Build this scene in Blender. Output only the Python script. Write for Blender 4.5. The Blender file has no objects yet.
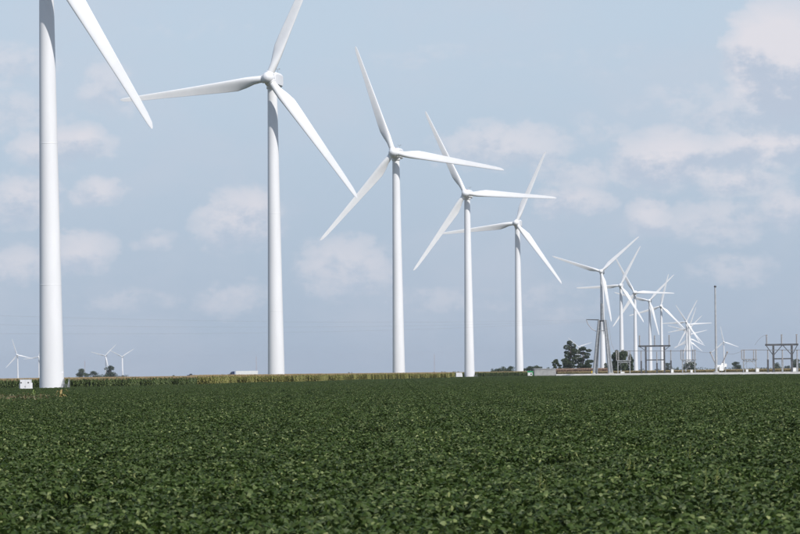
import bpy, bmesh, math, random
import numpy as np
from mathutils import Vector, Matrix, noise as mnoise

# ------------------------------------------------------------------ camera, sky, sun, exposure
scene = bpy.context.scene
R = math.radians
CAM = Vector((0.0, 0.0, 2.6))
F = 3000.0                                   # focal length in photo pixels (photo is 800 px wide)
HORIZ = 374.0                                # photo row of the horizon at mid-width: level camera, rising lens shift
ROLL = -0.0138
cam_d = bpy.data.cameras.new('camera'); cam_o = bpy.data.objects.new('camera', cam_d)
scene.collection.objects.link(cam_o); scene.camera = cam_o
CM = Matrix.Rotation(R(90), 3, 'X') @ Matrix.Rotation(ROLL, 3, 'Z')
cam_o.matrix_world = Matrix.Translation(CAM) @ CM.to_4x4()
cam_d.sensor_width = 36.0; cam_d.lens = 36.0 * F / 800.0
cam_d.shift_y = (HORIZ - 267.0) / 800.0
cam_d.clip_start = 0.5; cam_d.clip_end = 60000
cam_d.dof.use_dof = True; cam_d.dof.focus_distance = 700; cam_d.dof.aperture_fstop = 8.0

SUN_AZ, SUN_EL = R(144), R(46.5)                # azimuth clockwise from +Y
sun_dir = Vector((math.sin(SUN_AZ) * math.cos(SUN_EL), math.cos(SUN_AZ) * math.cos(SUN_EL), math.sin(SUN_EL)))
sl = bpy.data.lights.new('sun', 'SUN'); sl.energy = 3.6; sl.angle = R(0.53); sl.color = (1.0, 0.965, 0.92)
so = bpy.data.objects.new('sun', sl); scene.collection.objects.link(so)
so.rotation_euler = sun_dir.to_track_quat('Z', 'Y').to_euler(); so.location = (0, 0, 300)

scene.view_settings.view_transform = 'Standard'; scene.view_settings.look = 'None'
scene.view_settings.exposure = 0.4; scene.view_settings.gamma = 1.0
scene.view_settings.use_curve_mapping = False


def pdir(px, py):
    v = CM @ Vector(((px - 400.0) / F, (HORIZ - py) / F, -1.0))
    return v


def at(px, py, Y):
    d = pdir(px, py)
    return CAM + d * (Y / d.y)


def at_z(px, py, z):
    d = pdir(px, py)
    return CAM + d * ((z - CAM.z) / d.z)


def X_at(px, Y):
    """world x of photo column px at depth Y, measured near the horizon"""
    return at(px, 374.0 - (px - 400) * 0.0138, Y).x


def Z_at(px, py, Y):
    return at(px, py, Y).z


# ---- world: Nishita sky with soft fair-weather cumulus
world = bpy.data.worlds.new('World'); scene.world = world; world.use_nodes = True
nt = world.node_tree; nt.nodes.clear()


class NB:
    def __init__(s, tree): s.t = tree
    def n(s, typ, **kw):
        o = s.t.nodes.new(typ)
        for k, v in kw.items(): setattr(o, k, v)
        return o
    def link(s, a, b): s.t.links.new(a, b)
    def setin(s, sock, v):
        if isinstance(v, bpy.types.NodeSocket): s.link(v, sock)
        else: sock.default_value = v
    def m(s, op, a, b=None, c=None, clamp=False):
        o = s.n('ShaderNodeMath', operation=op, use_clamp=clamp)
        s.setin(o.inputs[0], a)
        if b is not None: s.setin(o.inputs[1], b)
        if c is not None: s.setin(o.inputs[2], c)
        return o.outputs[0]
    def mix(s, f, a, b, typ='RGBA', blend='MIX'):
        o = s.n('ShaderNodeMix', data_type=typ)
        if typ == 'RGBA': o.blend_type = blend
        k = {'RGBA': (0, 6, 7, 2), 'FLOAT': (0, 2, 3, 0)}[typ]
        s.setin(o.inputs[k[0]], f); s.setin(o.inputs[k[1]], a); s.setin(o.inputs[k[2]], b)
        return o.outputs[k[3]]
    def ramp(s, v, lo, hi, a=0.0, b=1.0, typ='SMOOTHSTEP'):
        o = s.n('ShaderNodeMapRange', interpolation_type=typ)
        s.setin(o.inputs[0], v); o.inputs[1].default_value = lo; o.inputs[2].default_value = hi
        o.inputs[3].default_value = a; o.inputs[4].default_value = b
        return o.outputs[0]


def build_world():
    b = NB(nt)
    sky = b.n('ShaderNodeTexSky', sky_type='NISHITA')
    sky.sun_disc = False; sky.sun_elevation = SUN_EL; sky.sun_rotation = SUN_AZ
    sky.altitude = 200; sky.air_density = 1.0; sky.dust_density = 0.9; sky.ozone_density = 2.2
    tc = b.n('ShaderNodeTexCoord')
    sep = b.n('ShaderNodeSeparateXYZ'); b.link(tc.outputs['Generated'], sep.inputs[0])
    az = b.m('ARCTAN2', sep.outputs[0], sep.outputs[1])
    el = b.m('ARCSINE', sep.outputs[2])
    # edge wobble
    co = b.n('ShaderNodeCombineXYZ'); b.link(az, co.inputs[0]); b.link(b.m('MULTIPLY', el, 1.5), co.inputs[1])
    def fbm(scale, detail, off, rough=0.6):
        mp = b.n('ShaderNodeMapping'); b.link(co.outputs[0], mp.inputs[0]); mp.inputs[1].default_value = off
        nz = b.n('ShaderNodeTexNoise'); nz.inputs['Scale'].default_value = scale
        nz.inputs['Detail'].default_value = detail; nz.inputs['Roughness'].default_value = rough
        b.link(mp.outputs[0], nz.inputs['Vector'])
        return nz
    warp = fbm(55, 3, (3.1, 1.7, 0))
    wsep = b.n('ShaderNodeSeparateXYZ'); b.link(warp.outputs['Color'], wsep.inputs[0])
    azw = b.m('MULTIPLY_ADD', b.m('SUBTRACT', wsep.outputs[0], 0.5), 0.016, az)
    elw = b.m('MULTIPLY_ADD', b.m('SUBTRACT', wsep.outputs[1], 0.5), 0.010, el)
    # cumulus: px, py, half width, half height, strength
    C = [(780, 64, 44, 54, 1.35), (750, 42, 24, 28, 1.1), (802, 70, 40, 44, 1.3), (765, 114, 66, 20, .65), (725, 120, 40, 14, .4),
         (765, 148, 56, 19, 1.0), (720, 152, 36, 15, .8), (668, 160, 50, 27, 1.05), (640, 150, 22, 16, .8), (735, 180, 40, 15, .85),
         (575, 176, 34, 14, .6), (572, 204, 34, 15, .75), (500, 146, 62, 22, .75), (540, 160, 30, 14, .6), (652, 216, 24, 20, .8),
         (660, 226, 18, 12, .8), (715, 222, 50, 22, .6), (786, 207, 26, 20, .75), (730, 272, 40, 16, .45), (604, 130, 36, 14, .35),
         (62, 146, 46, 19, .85), (80, 143, 22, 15, .9), (104, 88, 26, 26, .55), (20, 200, 32, 24, .8), (96, 191, 28, 13, .8),
         (82, 253, 28, 19, .8), (18, 266, 40, 18, .65), (238, 222, 40, 27, .85), (255, 210, 18, 20, .8), (345, 266, 44, 30, .7),
         (235, 300, 36, 16, .5), (8, 62, 40, 24, .5), (15, 112, 50, 20, .45), (155, 242, 24, 9, .5), (690, 100, 60, 18, .35),
         (420, 60, 90, 14, .25), (600, 60, 120, 16, .2), (200, 30, 110, 14, .2), (440, 300, 60, 16, .35), (560, 300, 60, 20, .3), (130, 300, 50, 14, .35)]
    tot = None; shade = None
    for (px, py, w, h, s) in C:
        d = pdir(px, py).normalized()
        a0, e0 = math.atan2(d.x, d.y), math.asin(d.z)
        u = b.m('MULTIPLY', b.m('SUBTRACT', azw, a0), F / (w * 1.5))
        v = b.m('MULTIPLY', b.m('SUBTRACT', elw, e0), F / (h * 1.5))
        r2 = b.m('MULTIPLY_ADD', u, u, b.m('MULTIPLY', v, v))
        g = b.m('MAXIMUM', b.m('SUBTRACT', 1.0, r2), 0.0)
        g = b.m('MULTIPLY', g, s)
        tot = g if tot is None else b.m('MAXIMUM', tot, g)
        gv = b.m('MULTIPLY', g, v)
        shade = gv if shade is None else b.m('ADD', shade, gv)
    # the same kind of cloud beyond the view
    big = fbm(7, 2, (9, 4, 0)); band = b.m('MULTIPLY', b.ramp(b.m('ABSOLUTE', az), 0.135, 0.2), b.ramp(el, 0.0, 0.03))
    over = b.m('MULTIPLY', b.ramp(big.outputs[0], .55, .75, 0, .8), band)
    tot = b.m('MAXIMUM', tot, over)
    f1 = fbm(100, 9, (0.3, 5, 0), 0.66)
    puff = b.m('SUBTRACT', f1.outputs[0], 0.5)
    dens = b.m('ADD', tot, b.m('MULTIPLY', puff, 1.35))
    # no cloud where no mask
    dens = b.m('MULTIPLY', dens, b.ramp(tot, 0.0, 0.22))
    alpha = b.ramp(dens, 0.08, 0.46)
    alpha = b.m('MULTIPLY', alpha, b.ramp(tot, 0.1, 1.0, .10, .97, 'LINEAR'))
    # thin veil everywhere, streaky
    f2 = fbm(16, 5, (1.5, 2.5, 0)); veil = b.ramp(f2.outputs[0], .40, .72, 0, .3)
    lit = b.ramp(b.m('ADD', shade, b.m('MULTIPLY', puff, 2.4)), -0.55, 0.3)
    ccol = b.mix(lit, (3.8, 4.35, 5.25, 1), (5.75, 5.65, 6.05, 1))
    hs = b.n('ShaderNodeHueSaturation'); hs.inputs['Saturation'].default_value = 1.0
    b.link(sky.outputs[0], hs.inputs['Color'])
    hcol = b.mix(b.ramp(el, 0.0, 0.13), (3.03, 3.76, 4.85, 1), (4.0, 4.77, 5.65, 1))
    base = b.mix(b.ramp(el, 0.05, 0.6, .92, 0.0), hs.outputs[0], hcol)      # low-level summer haze, the same all round
    base = b.mix(veil, base, (4.5, 4.75, 5.45, 1))
    col = b.mix(alpha, base, ccol)
    bg = b.n('ShaderNodeBackground'); bg.inputs[1].default_value = 0.10
    b.link(col, bg.inputs[0])
    out = b.n('ShaderNodeOutputWorld'); b.link(bg.outputs[0], out.inputs[0])


build_world()

# ------------------------------------------------------------------ helpers
col = scene.collection
rnd = random.Random(7)
MATS = {}


def mat(name, c1, c2=None, scale=4.0, rough=0.6, metal=0.0, bump=0.0, island=None, trans=0.0, spec=0.5, detail=5.0, stretch=None, vary=.13):
    if name in MATS: return MATS[name]
    m = bpy.data.materials.new(name); m.use_nodes = True
    t = m.node_tree; t.nodes.clear(); b = NB(t)
    p = b.n('ShaderNodeBsdfPrincipled'); o = b.n('ShaderNodeOutputMaterial')
    p.inputs['Roughness'].default_value = rough; p.inputs['Metallic'].default_value = metal
    p.inputs['Specular IOR Level'].default_value = spec
    tc = b.n('ShaderNodeTexCoord')
    vec = tc.outputs['Object']
    if stretch:
        mp = b.n('ShaderNodeMapping'); b.link(vec, mp.inputs[0]); mp.inputs[3].default_value = stretch; vec = mp.outputs[0]
    nz = b.n('ShaderNodeTexNoise'); nz.inputs['Scale'].default_value = scale; nz.inputs['Detail'].default_value = detail
    b.link(vec, nz.inputs['Vector'])
    c2 = c2 or tuple(x * 0.85 for x in c1)
    f = b.ramp(nz.outputs[0], 0.35, 0.65)
    cc = b.mix(f, (*c1, 1), (*c2, 1))
    if island:                                           # list of (threshold, colour): colour by loose piece
        g = b.n('ShaderNodeNewGeometry')
        cr = b.n('ShaderNodeValToRGB'); b.link(g.outputs['Random Per Island'], cr.inputs[0])
        e = cr.color_ramp.elements
        while len(e) > 1: e.remove(e[-1])
        e[0].position = island[0][0]; e[0].color = (*island[0][1], 1)
        for ps, cl in island[1:]:
            x = e.new(ps); x.color = (*cl, 1)
        oi = b.n('ShaderNodeObjectInfo')
        cc = b.mix(0.25, cr.outputs[0], cc)
        br = b.ramp(oi.outputs['Random'], 0, 1, 1 - vary, 1 + vary, 'LINEAR')
        hv = b.n('ShaderNodeHueSaturation'); b.link(br, hv.inputs['Value']); b.link(cc, hv.inputs['Color']); cc = hv.outputs[0]
    b.link(cc, p.inputs['Base Color'])
    if bump:
        bp = b.n('ShaderNodeBump'); bp.inputs['Strength'].default_value = bump; b.link(nz.outputs[0], bp.inputs['Height'])
        b.link(bp.outputs[0], p.inputs['Normal'])
    if trans:
        tr = b.n('ShaderNodeBsdfTranslucent'); b.link(cc, tr.inputs[0])
        ms = b.n('ShaderNodeMixShader'); ms.inputs[0].default_value = trans
        b.link(p.outputs[0], ms.inputs[1]); b.link(tr.outputs[0], ms.inputs[2]); b.link(ms.outputs[0], o.inputs[0])
    else:
        b.link(p.outputs[0], o.inputs[0])
    MATS[name] = m
    return m


M_WHITE = mat('white_paint', (.745, .745, .755), (.69, .69, .70), .35, .42, stretch=(1, 1, .15))
M_BLADE = mat('blade_gelcoat', (.75, .75, .75), (.71, .71, .715), .3, .38)
M_GALV = mat('galvanised_steel', (.30, .31, .32), (.22, .23, .24), 1.5, .55, .35)
M_MAST = mat('light_grey_steel', (.42, .43, .44), (.34, .35, .36), 1.5, .55, .2)
M_DARK = mat('weathered_steel', (.05, .053, .057), (.085, .085, .09), 1.2, .6, .3)
M_PORC = mat('insulator_porcelain', (.50, .47, .45), (.40, .38, .37), 3, .35)
M_TAN = mat('tan_cap', (.26, .22, .18), None, 3, .6)
M_ALU = mat('aluminium_bus', (.40, .37, .36), None, 2, .5, .3)
M_WIRE = mat('conductor_wire', (.33, .28, .27), None, 2, .6, .4)
M_CAB = mat('pale_cabinet_paint', (.72, .72, .70), (.62, .62, .60), 2, .5)
M_CONC = mat('concrete', (.45, .44, .42), (.36, .35, .33), 2, .85, bump=.1)
M_BLACK = mat('black_rubber', (.02, .02, .022), None, 4, .7)
M_GLASS = mat('dark_glass', (.02, .025, .03), None, 2, .08)
M_BLUE = mat('dark_blue_paint', (.02, .035, .09), None, 2, .3)
M_RED = mat('red_lens', (.35, .03, .03), None, 2, .3)
M_REDSTEEL = mat('red_white_steel', (.33, .17, .15), (.42, .36, .34), .05, .6)
M_GREEN = mat('bright_green_paint', (.02, .30, .11), None, 2, .5)
M_YELL = mat('yellow_paint', (.65, .42, .03), None, 2, .5)
M_GREYWALL = mat('grey_siding', (.36, .36, .355), (.29, .29, .29), .8, .7)
M_GRAVEL = mat('pale_gravel', (.55, .53, .49), (.45, .43, .39), .35, .95, bump=.3)
M_BARK = mat('bark', (.09, .07, .055), (.05, .04, .03), 3, .9)
M_LETTER = mat('dark_marking', (.03, .03, .03), None, 2, .6)


def tag(o, label=None, cat=None, group=None, kind=None):
    if label: o['label'] = label
    if cat: o['category'] = cat
    if group: o['group'] = group
    if kind: o['kind'] = kind
    return o


def empty(name, loc=(0, 0, 0), rz=0.0):
    e = bpy.data.objects.new(name, None); col.objects.link(e)
    e.location = loc; e.rotation_euler = (0, 0, rz); e.empty_display_size = 0.3
    return e


class MB:
    """collects simple shapes and links them as one mesh object"""
    def __init__(s): s.v = []; s.f = []; s.sm = []
    def poly(s, vs, fs, smooth=False):
        k = len(s.v); s.v += [tuple(v) for v in vs]
        for f in fs: s.f.append(tuple(i + k for i in f)); s.sm.append(smooth)
        return s
    def box(s, c, d, rz=0.0):
        x, y, z = (q / 2 for q in d); ca, sa = math.cos(rz), math.sin(rz)
        P = [(-x, -y, -z), (x, -y, -z), (x, y, -z), (-x, y, -z), (-x, -y, z), (x, -y, z), (x, y, z), (-x, y, z)]
        P = [(c[0] + p[0] * ca - p[1] * sa, c[1] + p[0] * sa + p[1] * ca, c[2] + p[2]) for p in P]
        return s.poly(P, [(3, 2, 1, 0), (4, 5, 6, 7), (0, 1, 5, 4), (1, 2, 6, 5), (2, 3, 7, 6), (3, 0, 4, 7)])
    def tube(s, pts, radii, n=8, cap=True):
        pts = [Vector(p) for p in pts]
        if not isinstance(radii, (list, tuple)): radii = [radii] * len(pts)
        rings = []; prev = None
        for i, p in enumerate(pts):
            t = (pts[min(i + 1, len(pts) - 1)] - pts[max(i - 1, 0)])
            if t.length < 1e-9: t = Vector((0, 0, 1))
            t.normalize()
            if prev is None:
                a = t.orthogonal().normalized()
            else:
                a = (prev - t * prev.dot(t)).normalized()
            prev = a; c = t.cross(a)
            rings.append([p + (a * math.cos(2 * math.pi * k / n) + c * math.sin(2 * math.pi * k / n)) * radii[i] for k in range(n)])
        vs = [v for r_ in rings for v in r_]; fs = []
        for i in range(len(rings) - 1):
            for k in range(n):
                fs.append((i * n + k, i * n + (k + 1) % n, (i + 1) * n + (k + 1) % n, (i + 1) * n + k))
        s.poly(vs, fs, n > 5)
        if cap:
            s.poly(rings[0], [tuple(range(n - 1, -1, -1))]); s.poly(rings[-1], [tuple(range(n))])
        return s
    def lathe(s, prof, axis='Z', n=24, org=(0, 0, 0)):
        vs = []; fs = []
        for (r_, h) in prof:
            for k in range(n):
                a = 2 * math.pi * k / n; x, y = r_ * math.cos(a), r_ * math.sin(a)
                p = (x, y, h) if axis == 'Z' else (x, h, y)
                vs.append((p[0] + org[0], p[1] + org[1], p[2] + org[2]))
        for i in range(len(prof) - 1):
            for k in range(n):
                q = (i * n + k, i * n + (k + 1) % n, (i + 1) * n + (k + 1) % n, (i + 1) * n + k)
                fs.append(q if axis == 'Z' else q[::-1])
        return s.poly(vs, fs, True)
    def mesh(s, name, m):
        me = bpy.data.meshes.new(name); me.from_pydata(s.v, [], s.f); me.materials.append(m)
        me.polygons.foreach_set('use_smooth', s.sm); me.update()
        return me
    def build(s, name, m, parent=None, loc=None):
        o = bpy.data.objects.new(name, s.mesh(name, m)); col.objects.link(o)
        if parent: o.parent = parent
        if loc: o.location = loc
        return o


def share(name, me, parent=None, matrix=None):
    o = bpy.data.objects.new(name, me); col.objects.link(o)
    if parent: o.parent = parent
    if matrix is not None: o.matrix_local = matrix
    return o


def sstep(a, b_, x):
    t = min(1, max(0, (x - a) / (b_ - a))); return t * t * (3 - 2 * t)


def ground_z(x, y):
    if y < 1: return 0.0
    left = sstep(-.02, -.07, x / y)
    return -21 * sstep(3200, 6200, y) * left - 9 * sstep(5300, 7500, y) * (1 - left)


# ------------------------------------------------------------------ ground sheet
def build_ground():
    ys = [-300, -60, 0, 30, 200, 600, 1000, 1600, 2200, 2800, 3400, 4000, 4600, 5200, 5800, 6400, 7000, 7600, 8500, 9500, 11000, 14000, 18000]
    n = 61; v = []; f = []
    for y in ys:
        w = max(900, 1.05 * max(y, 0) * .5 + 500)
        for i in range(n):
            x = (i / (n - 1) * 2 - 1) * w
            v.append((x, y, ground_z(x, y)))
    for j in range(len(ys) - 1):
        for i in range(n - 1):
            f.append((j * n + i, j * n + i + 1, (j + 1) * n + i + 1, (j + 1) * n + i))
    g = MB(); g.poly(v, f, True)
    m = mat('field_soil', (.055, .06, .03), (.10, .085, .05), .004, .95, detail=8)
    tag(g.build('ground', m), kind='structure')


build_ground()

# ------------------------------------------------------------------ turbines
HUBZ, RB, OVER = 80.0, 40.0, 4.2
YAW = -R(11.5)


def blade_mesh():
    st = [(1.15, 1.9, 1.0, 16, .5), (2.4, 1.9, 1.0, 16, .5), (4.0, 2.15, .82, 16, .42), (6.2, 2.85, .52, 15, .34), (8.6, 3.2, .36, 12.5, .31),
          (11.5, 3.0, .29, 9.5, .30), (16, 2.65, .24, 6.5, .30), (21, 2.28, .21, 4.2, .30), (27, 1.85, .19, 2.6, .30), (33, 1.48, .18, 1.4, .30),
          (37, 1.18, .17, .8, .31), (39, .88, .16, .5, .34), (39.8, .42, .15, .4, .42), (40.0, .07, .15, .4, .5)]
    n = 20; vs = []; fs = []
    for (r_, c, tr, tw, ax) in st:
        circ = max(0.0, min(1.0, (tr - .36) / .64)); tw = R(tw + 5)
        for k in range(n):
            a = 2 * math.pi * k / n
            cx, cy = .5 * math.cos(a), .5 * math.sin(a)          # circle
            # aerofoil: blunt nose at +x, sharp tail at -x
            u = .5 - .5 * math.cos(a)                            # 0 at leading edge, 1 at trailing edge
            th = 5 * .5 * (.2969 * math.sqrt(max(u, 0)) - .126 * u - .3516 * u * u + .2843 * u ** 3 - .1036 * u ** 4) / .5
            yy = th * (1 if a <= math.pi else -.8) * tr / .5 * .5 * (1.0) + .03 * (1 - (2 * u - 1) ** 2)
            ax_x = ax - u
            x = ((1 - circ) * ax_x + circ * cx) * c
            y = ((1 - circ) * yy + circ * cy * tr) * c
            X = x * math.cos(tw) + y * math.sin(tw); Y = -x * math.sin(tw) + y * math.cos(tw)
            bend = -1.1 * (r_ / RB) ** 2.5
            vs.append((X, Y + bend, r_))
    for i in range(len(st) - 1):
        for k in range(n):
            fs.append((i * n + k, i * n + (k + 1) % n, (i + 1) * n + (k + 1) % n, (i + 1) * n + k))
    b = MB(); b.poly(vs, fs, True); b.poly(vs[-n:], [tuple(range(n))]); b.poly(vs[:n], [tuple(range(n - 1, -1, -1))])
    return b.mesh('blade', M_BLADE)


def tower_mesh():
    p = []
    for i in range(13):
        t = i / 12; z = -0.5 + t * 78.6
        p.append((2.25 + (1.24 - 2.25) * t ** .92, z))
    return MB().lathe(p, n=48).mesh('tower', M_WHITE)


def flange_mesh(z):
    t = (z + .5) / 78.6; r_ = 2.25 + (1.24 - 2.25) * t ** .92
    return MB().lathe([(r_ - .02, z - .09), (r_ + .012, z - .06), (r_ + .012, z + .06), (r_ - .02, z + .09)], n=48).mesh('flange_ring', M_WHITE)


def nacelle_mesh():
    # cross sections along y (front to rear): chamfered rectangle
    secs = [(-2.7, .82, 1.25, 1.35), (-2.2, 1.5, 1.5, 1.75), (-.5, 1.72, 1.65, 2.0), (4.6, 1.72, 1.6, 2.05), (5.9, 1.55, 1.1, 1.9), (6.3, 1.25, .55, 1.55)]
    vs = []; fs = []; n = 8
    for (y, w, d, u) in secs:
        c = .42 * min(1, w)
        for (x, z) in ((-w + c, -d), (w - c, -d), (w, -d + c), (w, u - c * 1.3), (w - c * 1.3, u), (-w + c * 1.3, u), (-w, u - c * 1.3), (-w, -d + c)):
            vs.append((x, y, z))
    for i in range(len(secs) - 1):
        for k in range(n):
            fs.append((i * n + k, i * n + (k + 1) % n, (i + 1) * n + (k + 1) % n, (i + 1) * n + k))
    fs.append(tuple(range(n - 1, -1, -1))); fs.append(tuple((len(secs) - 1) * n + k for k in range(n)))
    me = MB().poly(vs, fs).mesh('nacelle', M_WHITE)
    bm = bmesh.new(); bm.from_mesh(me); bmesh.ops.recalc_face_normals(bm, faces=bm.faces)
    bmesh.ops.bevel(bm, geom=bm.edges[:], offset=.09, segments=2, affect='EDGES', profile=.6)
    bm.to_mesh(me); bm.free()
    return me


BL, TW, NAC = blade_mesh(), tower_mesh(), nacelle_mesh()
FL = [flange_mesh(z) for z in (.6, 19.5, 45.0)]
SP = MB().lathe([(.01, -2.15), (.5, -2.08), (.95, -1.85), (1.35, -1.35), (1.6, -.6), (1.66, .2), (1.6, .9), (1.35, 1.35), (.9, 1.5)], axis='Y', n=28).mesh('spinner', M_WHITE)
COLR = MB().lathe([(1.0, .7), (1.13, .78), (1.13, 1.62), (1.0, 1.7), (.93, 1.72)], n=24).mesh('blade_collar', M_WHITE)
YR = MB().lathe([(1.2, 77.4), (1.5, 77.6), (1.5, 78.3), (1.3, 78.7)], n=32).mesh('yaw_ring', M_WHITE)
LAMP = MB().lathe([(.16, 0), (.18, .25), (.1, .42), (.01, .45)], n=10).mesh('warning_lamp', M_RED)
MAST = MB().tube([(0, 0, 0), (0, 0, 1.3)], .04, 6).tube([(-.45, 0, 1.15), (.45, 0, 1.15)], .035, 6).box((-.45, 0, 1.3), (.12, .12, .25)).box((.45, 0, 1.3), (.3, .05, .2)).mesh('wind_vane', M_GALV)

TURB = []
ORD = ['first', 'second', 'third', 'fourth', 'fifth', 'sixth', 'seventh', 'eighth', 'ninth', 'tenth']


def turbine(hub, ang, label, group, detail=2):
    hp = None; base = 0.0
    for _ in range(12):
        hp = at_z(hub[0], hub[1], base + HUBZ)
        base = ground_z(hp.x, hp.y)
    ca, sa = math.cos(YAW), math.sin(YAW)
    bx, by = hp.x - (OVER * sa), hp.y + OVER * ca
    e = empty('wind_turbine', (bx, by, base), YAW)
    tag(e, label, 'wind turbine', group)
    share('tower', TW, e)
    tw = e.children[0]
    if detail > 0:
        for m in FL: share('flange_ring', m, tw)
    share('yaw_ring', YR, e)
    tilt = Matrix.Rotation(R(-3.5), 4, 'X')
    nc = share('nacelle', NAC, e, Matrix.Translation((0, 0, HUBZ - .1)))
    if detail > 1:
        share('warning_lamp', LAMP, nc, Matrix.Translation((-.7, 3.6, 2.03)))
        share('wind_vane', MAST, nc, Matrix.Translation((.5, 4.2, 2.0)))
    H = Matrix.Translation((0, -OVER, HUBZ)) @ tilt
    sp = share('hub', SP, e, H)
    for k in range(3):
        th = R(ang + 120 * k)
        th = math.atan2(math.sin(th), math.cos(th) / math.cos(YAW)) if k == 0 else th0 + R(120 * k)
        if k == 0: th0 = th
        Mx = H @ Matrix.Rotation(math.pi / 2 - th, 4, 'Y')
        share('blade', BL, e, Mx)
        if detail > 0:
            share('blade_collar', COLR, sp, Matrix.Rotation(math.pi / 2 - th, 4, 'Y'))
    TURB.append((bx, by, base))
    return e


ROW = 'wind turbines in the long row'
T = [((38.4, -54), -57.9, 'largest white wind turbine, tower beside a white cabinet and grey entrance stairs in the soybeans'),
     ((268.3, 78), 67, 'white wind turbine between the stair-entrance turbine and the third one, foot hidden by yellowing corn'),
     ((393.4, 152.5), 109, 'third white wind turbine of the long row, standing behind the end of the yellowing corn'),
     ((465.3, 193.5), 115, 'white wind turbine rising straight from the soybeans with a small white box at its foot'),
     ((516, 223), 67, 'white wind turbine rising from green corn beside the green-topped white booth'),
     ((601, 271.5), 42, 'white wind turbine directly behind the four-legged grey steel structure'),
     ((620.3, 285.5), 62.5, 'white wind turbine behind the dense leafy tree clump with the insulator rack before it'),
     ((634.3, 292.5), 117, 'white wind turbine between the tree clump and the grey portal frame'),
     ((649.2, 300.8), 46, 'white wind turbine seen through the middle of the unbraced grey portal frame'),
     ((660.8, 306.2), 76, 'white wind turbine behind the mast-side column of the unbraced grey portal frame')]
for i, (h, a, lb) in enumerate(T):
    turbine(h, a, lb, ROW, 2 if i < 5 else 1)
CL = 'distant turbines bunched together in one line'
CT = [((686.2, 322), 63, 'tallest white wind turbine of the overlapping bunch of distant turbines'),
      ((688.6, 324.6), 122, 'distant white wind turbine in the overlapping bunch, one blade reaching level towards the steel mast'),
      ((689.2, 328), 71, 'distant white wind turbine in the overlapping bunch, one blade steeply up'),
      ((687.6, 330.5), 45.5, 'distant white wind turbine in the overlapping bunch, one blade almost straight down'),
      ((688.8, 335), 14, 'distant white wind turbine in the overlapping bunch, blade rising gently towards the steel mast'),
      ((689, 338.3), 94, 'small distant white wind turbine in the overlapping bunch, one blade straight up'),
      ((689.6, 341.3), 81, 'smallest white wind turbine at the far end of the overlapping bunch')]
for h, a, lb in CT: turbine(h, a, lb, CL, 1)
turbine((723.6, 342), 100, 'lone distant white wind turbine just beside the tall thin grey mast', None, 1)
FARG = 'far turbines on the horizon beyond the corn'
for h, a, lb in [((17, 355.2), 107, 'far white wind turbine in full view, its blade crossing that of a half-hidden neighbour'),
                 ((38.3, 357), 188, 'far white wind turbine half hidden behind the big tower'),
                 ((105.3, 355.8), 45, 'far white wind turbine rising behind the tallest dark tree on the horizon'),
                 ((122, 356.8), 32, 'far white wind turbine rising behind a low bush on the horizon'),
                 ((578.5, 347), 137, 'far white wind turbine mostly hidden by the tall pair of trees, blade tip above them'),
                 ((577, 352), 14, 'far white wind turbine almost wholly hidden behind the pair of trees')]:
    turbine(h, a, lb, FARG, 1)

# entrance of the first turbine
t1 = [o for o in col.objects if o.name == 'wind_turbine'][0]
x1, y1, z1 = TURB[0]


def add_entrance(e, side):
    """door hood and stairs on the side of the tower; world-aligned under the yawed root"""
    inv = Matrix.Rotation(-e.rotation_euler.z, 4, 'Z')
    d = MB().box((side * 2.08, -.55, 2.62), (.3, 1.0, 2.1)); o = d.build('door', M_WHITE, e); o.matrix_local = inv
    st = MB()
    for k in range(8):
        st.box((side * 2.75, -1.3 - .28 * k, 1.38 - .18 * k), (.9, .3, .05))
    o = st.build('stair', M_GALV, e); o.matrix_local = inv
    lp = MB().box((side * 2.75, -.55, 1.56), (1.0, 1.2, .06)); q = lp.build('landing', M_GALV, e); q.matrix_local = inv
    for s_ in (2.28, 3.22):
        x = side * s_
        h = MB().tube([(x, .05, 2.5), (x, -1.15, 2.5), (x, -3.4, 1.0), (x, -3.4, .05)], .045, 6)
        h.tube([(x, .05, 2.05), (x, -1.15, 2.05), (x, -3.4, .6)], .03, 6)
        for yy in (.05, -1.15): h.tube([(x, yy, 0), (x, yy, 2.5)], .045, 6)
        h.tube([(x, -2.3, .8), (x, -2.3, 1.7)], .04, 6)
        r_ = h.build('handrail', M_GALV, e); r_.matrix_local = inv


add_entrance(t1, 1)


def transformer(cx, cy, w, d, h, label, marks=True):
    e = empty('transformer_cabinet', (cx, cy, 0)); tag(e, label, 'cabinet', 'transformer cabinets at the turbine feet')
    MB().box((0, 0, .15), (w + .5, d + .5, .3)).build('plinth', M_CONC, e)
    me = MB().box((0, 0, .3 + (h - .3) / 2), (w, d, h - .3)).mesh('housing', M_WHITE)
    bm = bmesh.new(); bm.from_mesh(me); bmesh.ops.bevel(bm, geom=bm.edges[:], offset=.04, segments=2, affect='EDGES'); bm.to_mesh(me); bm.free()
    share('housing', me, e)
    MB().box((0, 0, h + .03), (w + .08, d + .08, .06)).build('lid', M_WHITE, e)
    for s_ in (-1, 1):
        dr = MB().box((s_ * w * .245, -d / 2 - .02, .3 + (h - .3) * .5), (w * .465, .04, (h - .3) * .86)).build('door', M_WHITE, e)
        if marks:
            MB().box((s_ * w * .34 - .08, -d / 2 - .05, h * .79), (.26, .02, .2)).build('warning_plate', M_LETTER, dr)
            MB().box((s_ * .08, -d / 2 - .06, h * .52), (.05, .05, .22)).build('handle', M_GALV, dr)
    for s_ in (-1, 1):
        f = MB()
        for k in range(6): f.box((s_ * (w / 2 + .08), -d * .36 + k * d * .145, h * .52), (.15, .03, h * .5))
        f.build('cooling_fins', M_WHITE, e)
    return e


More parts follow.
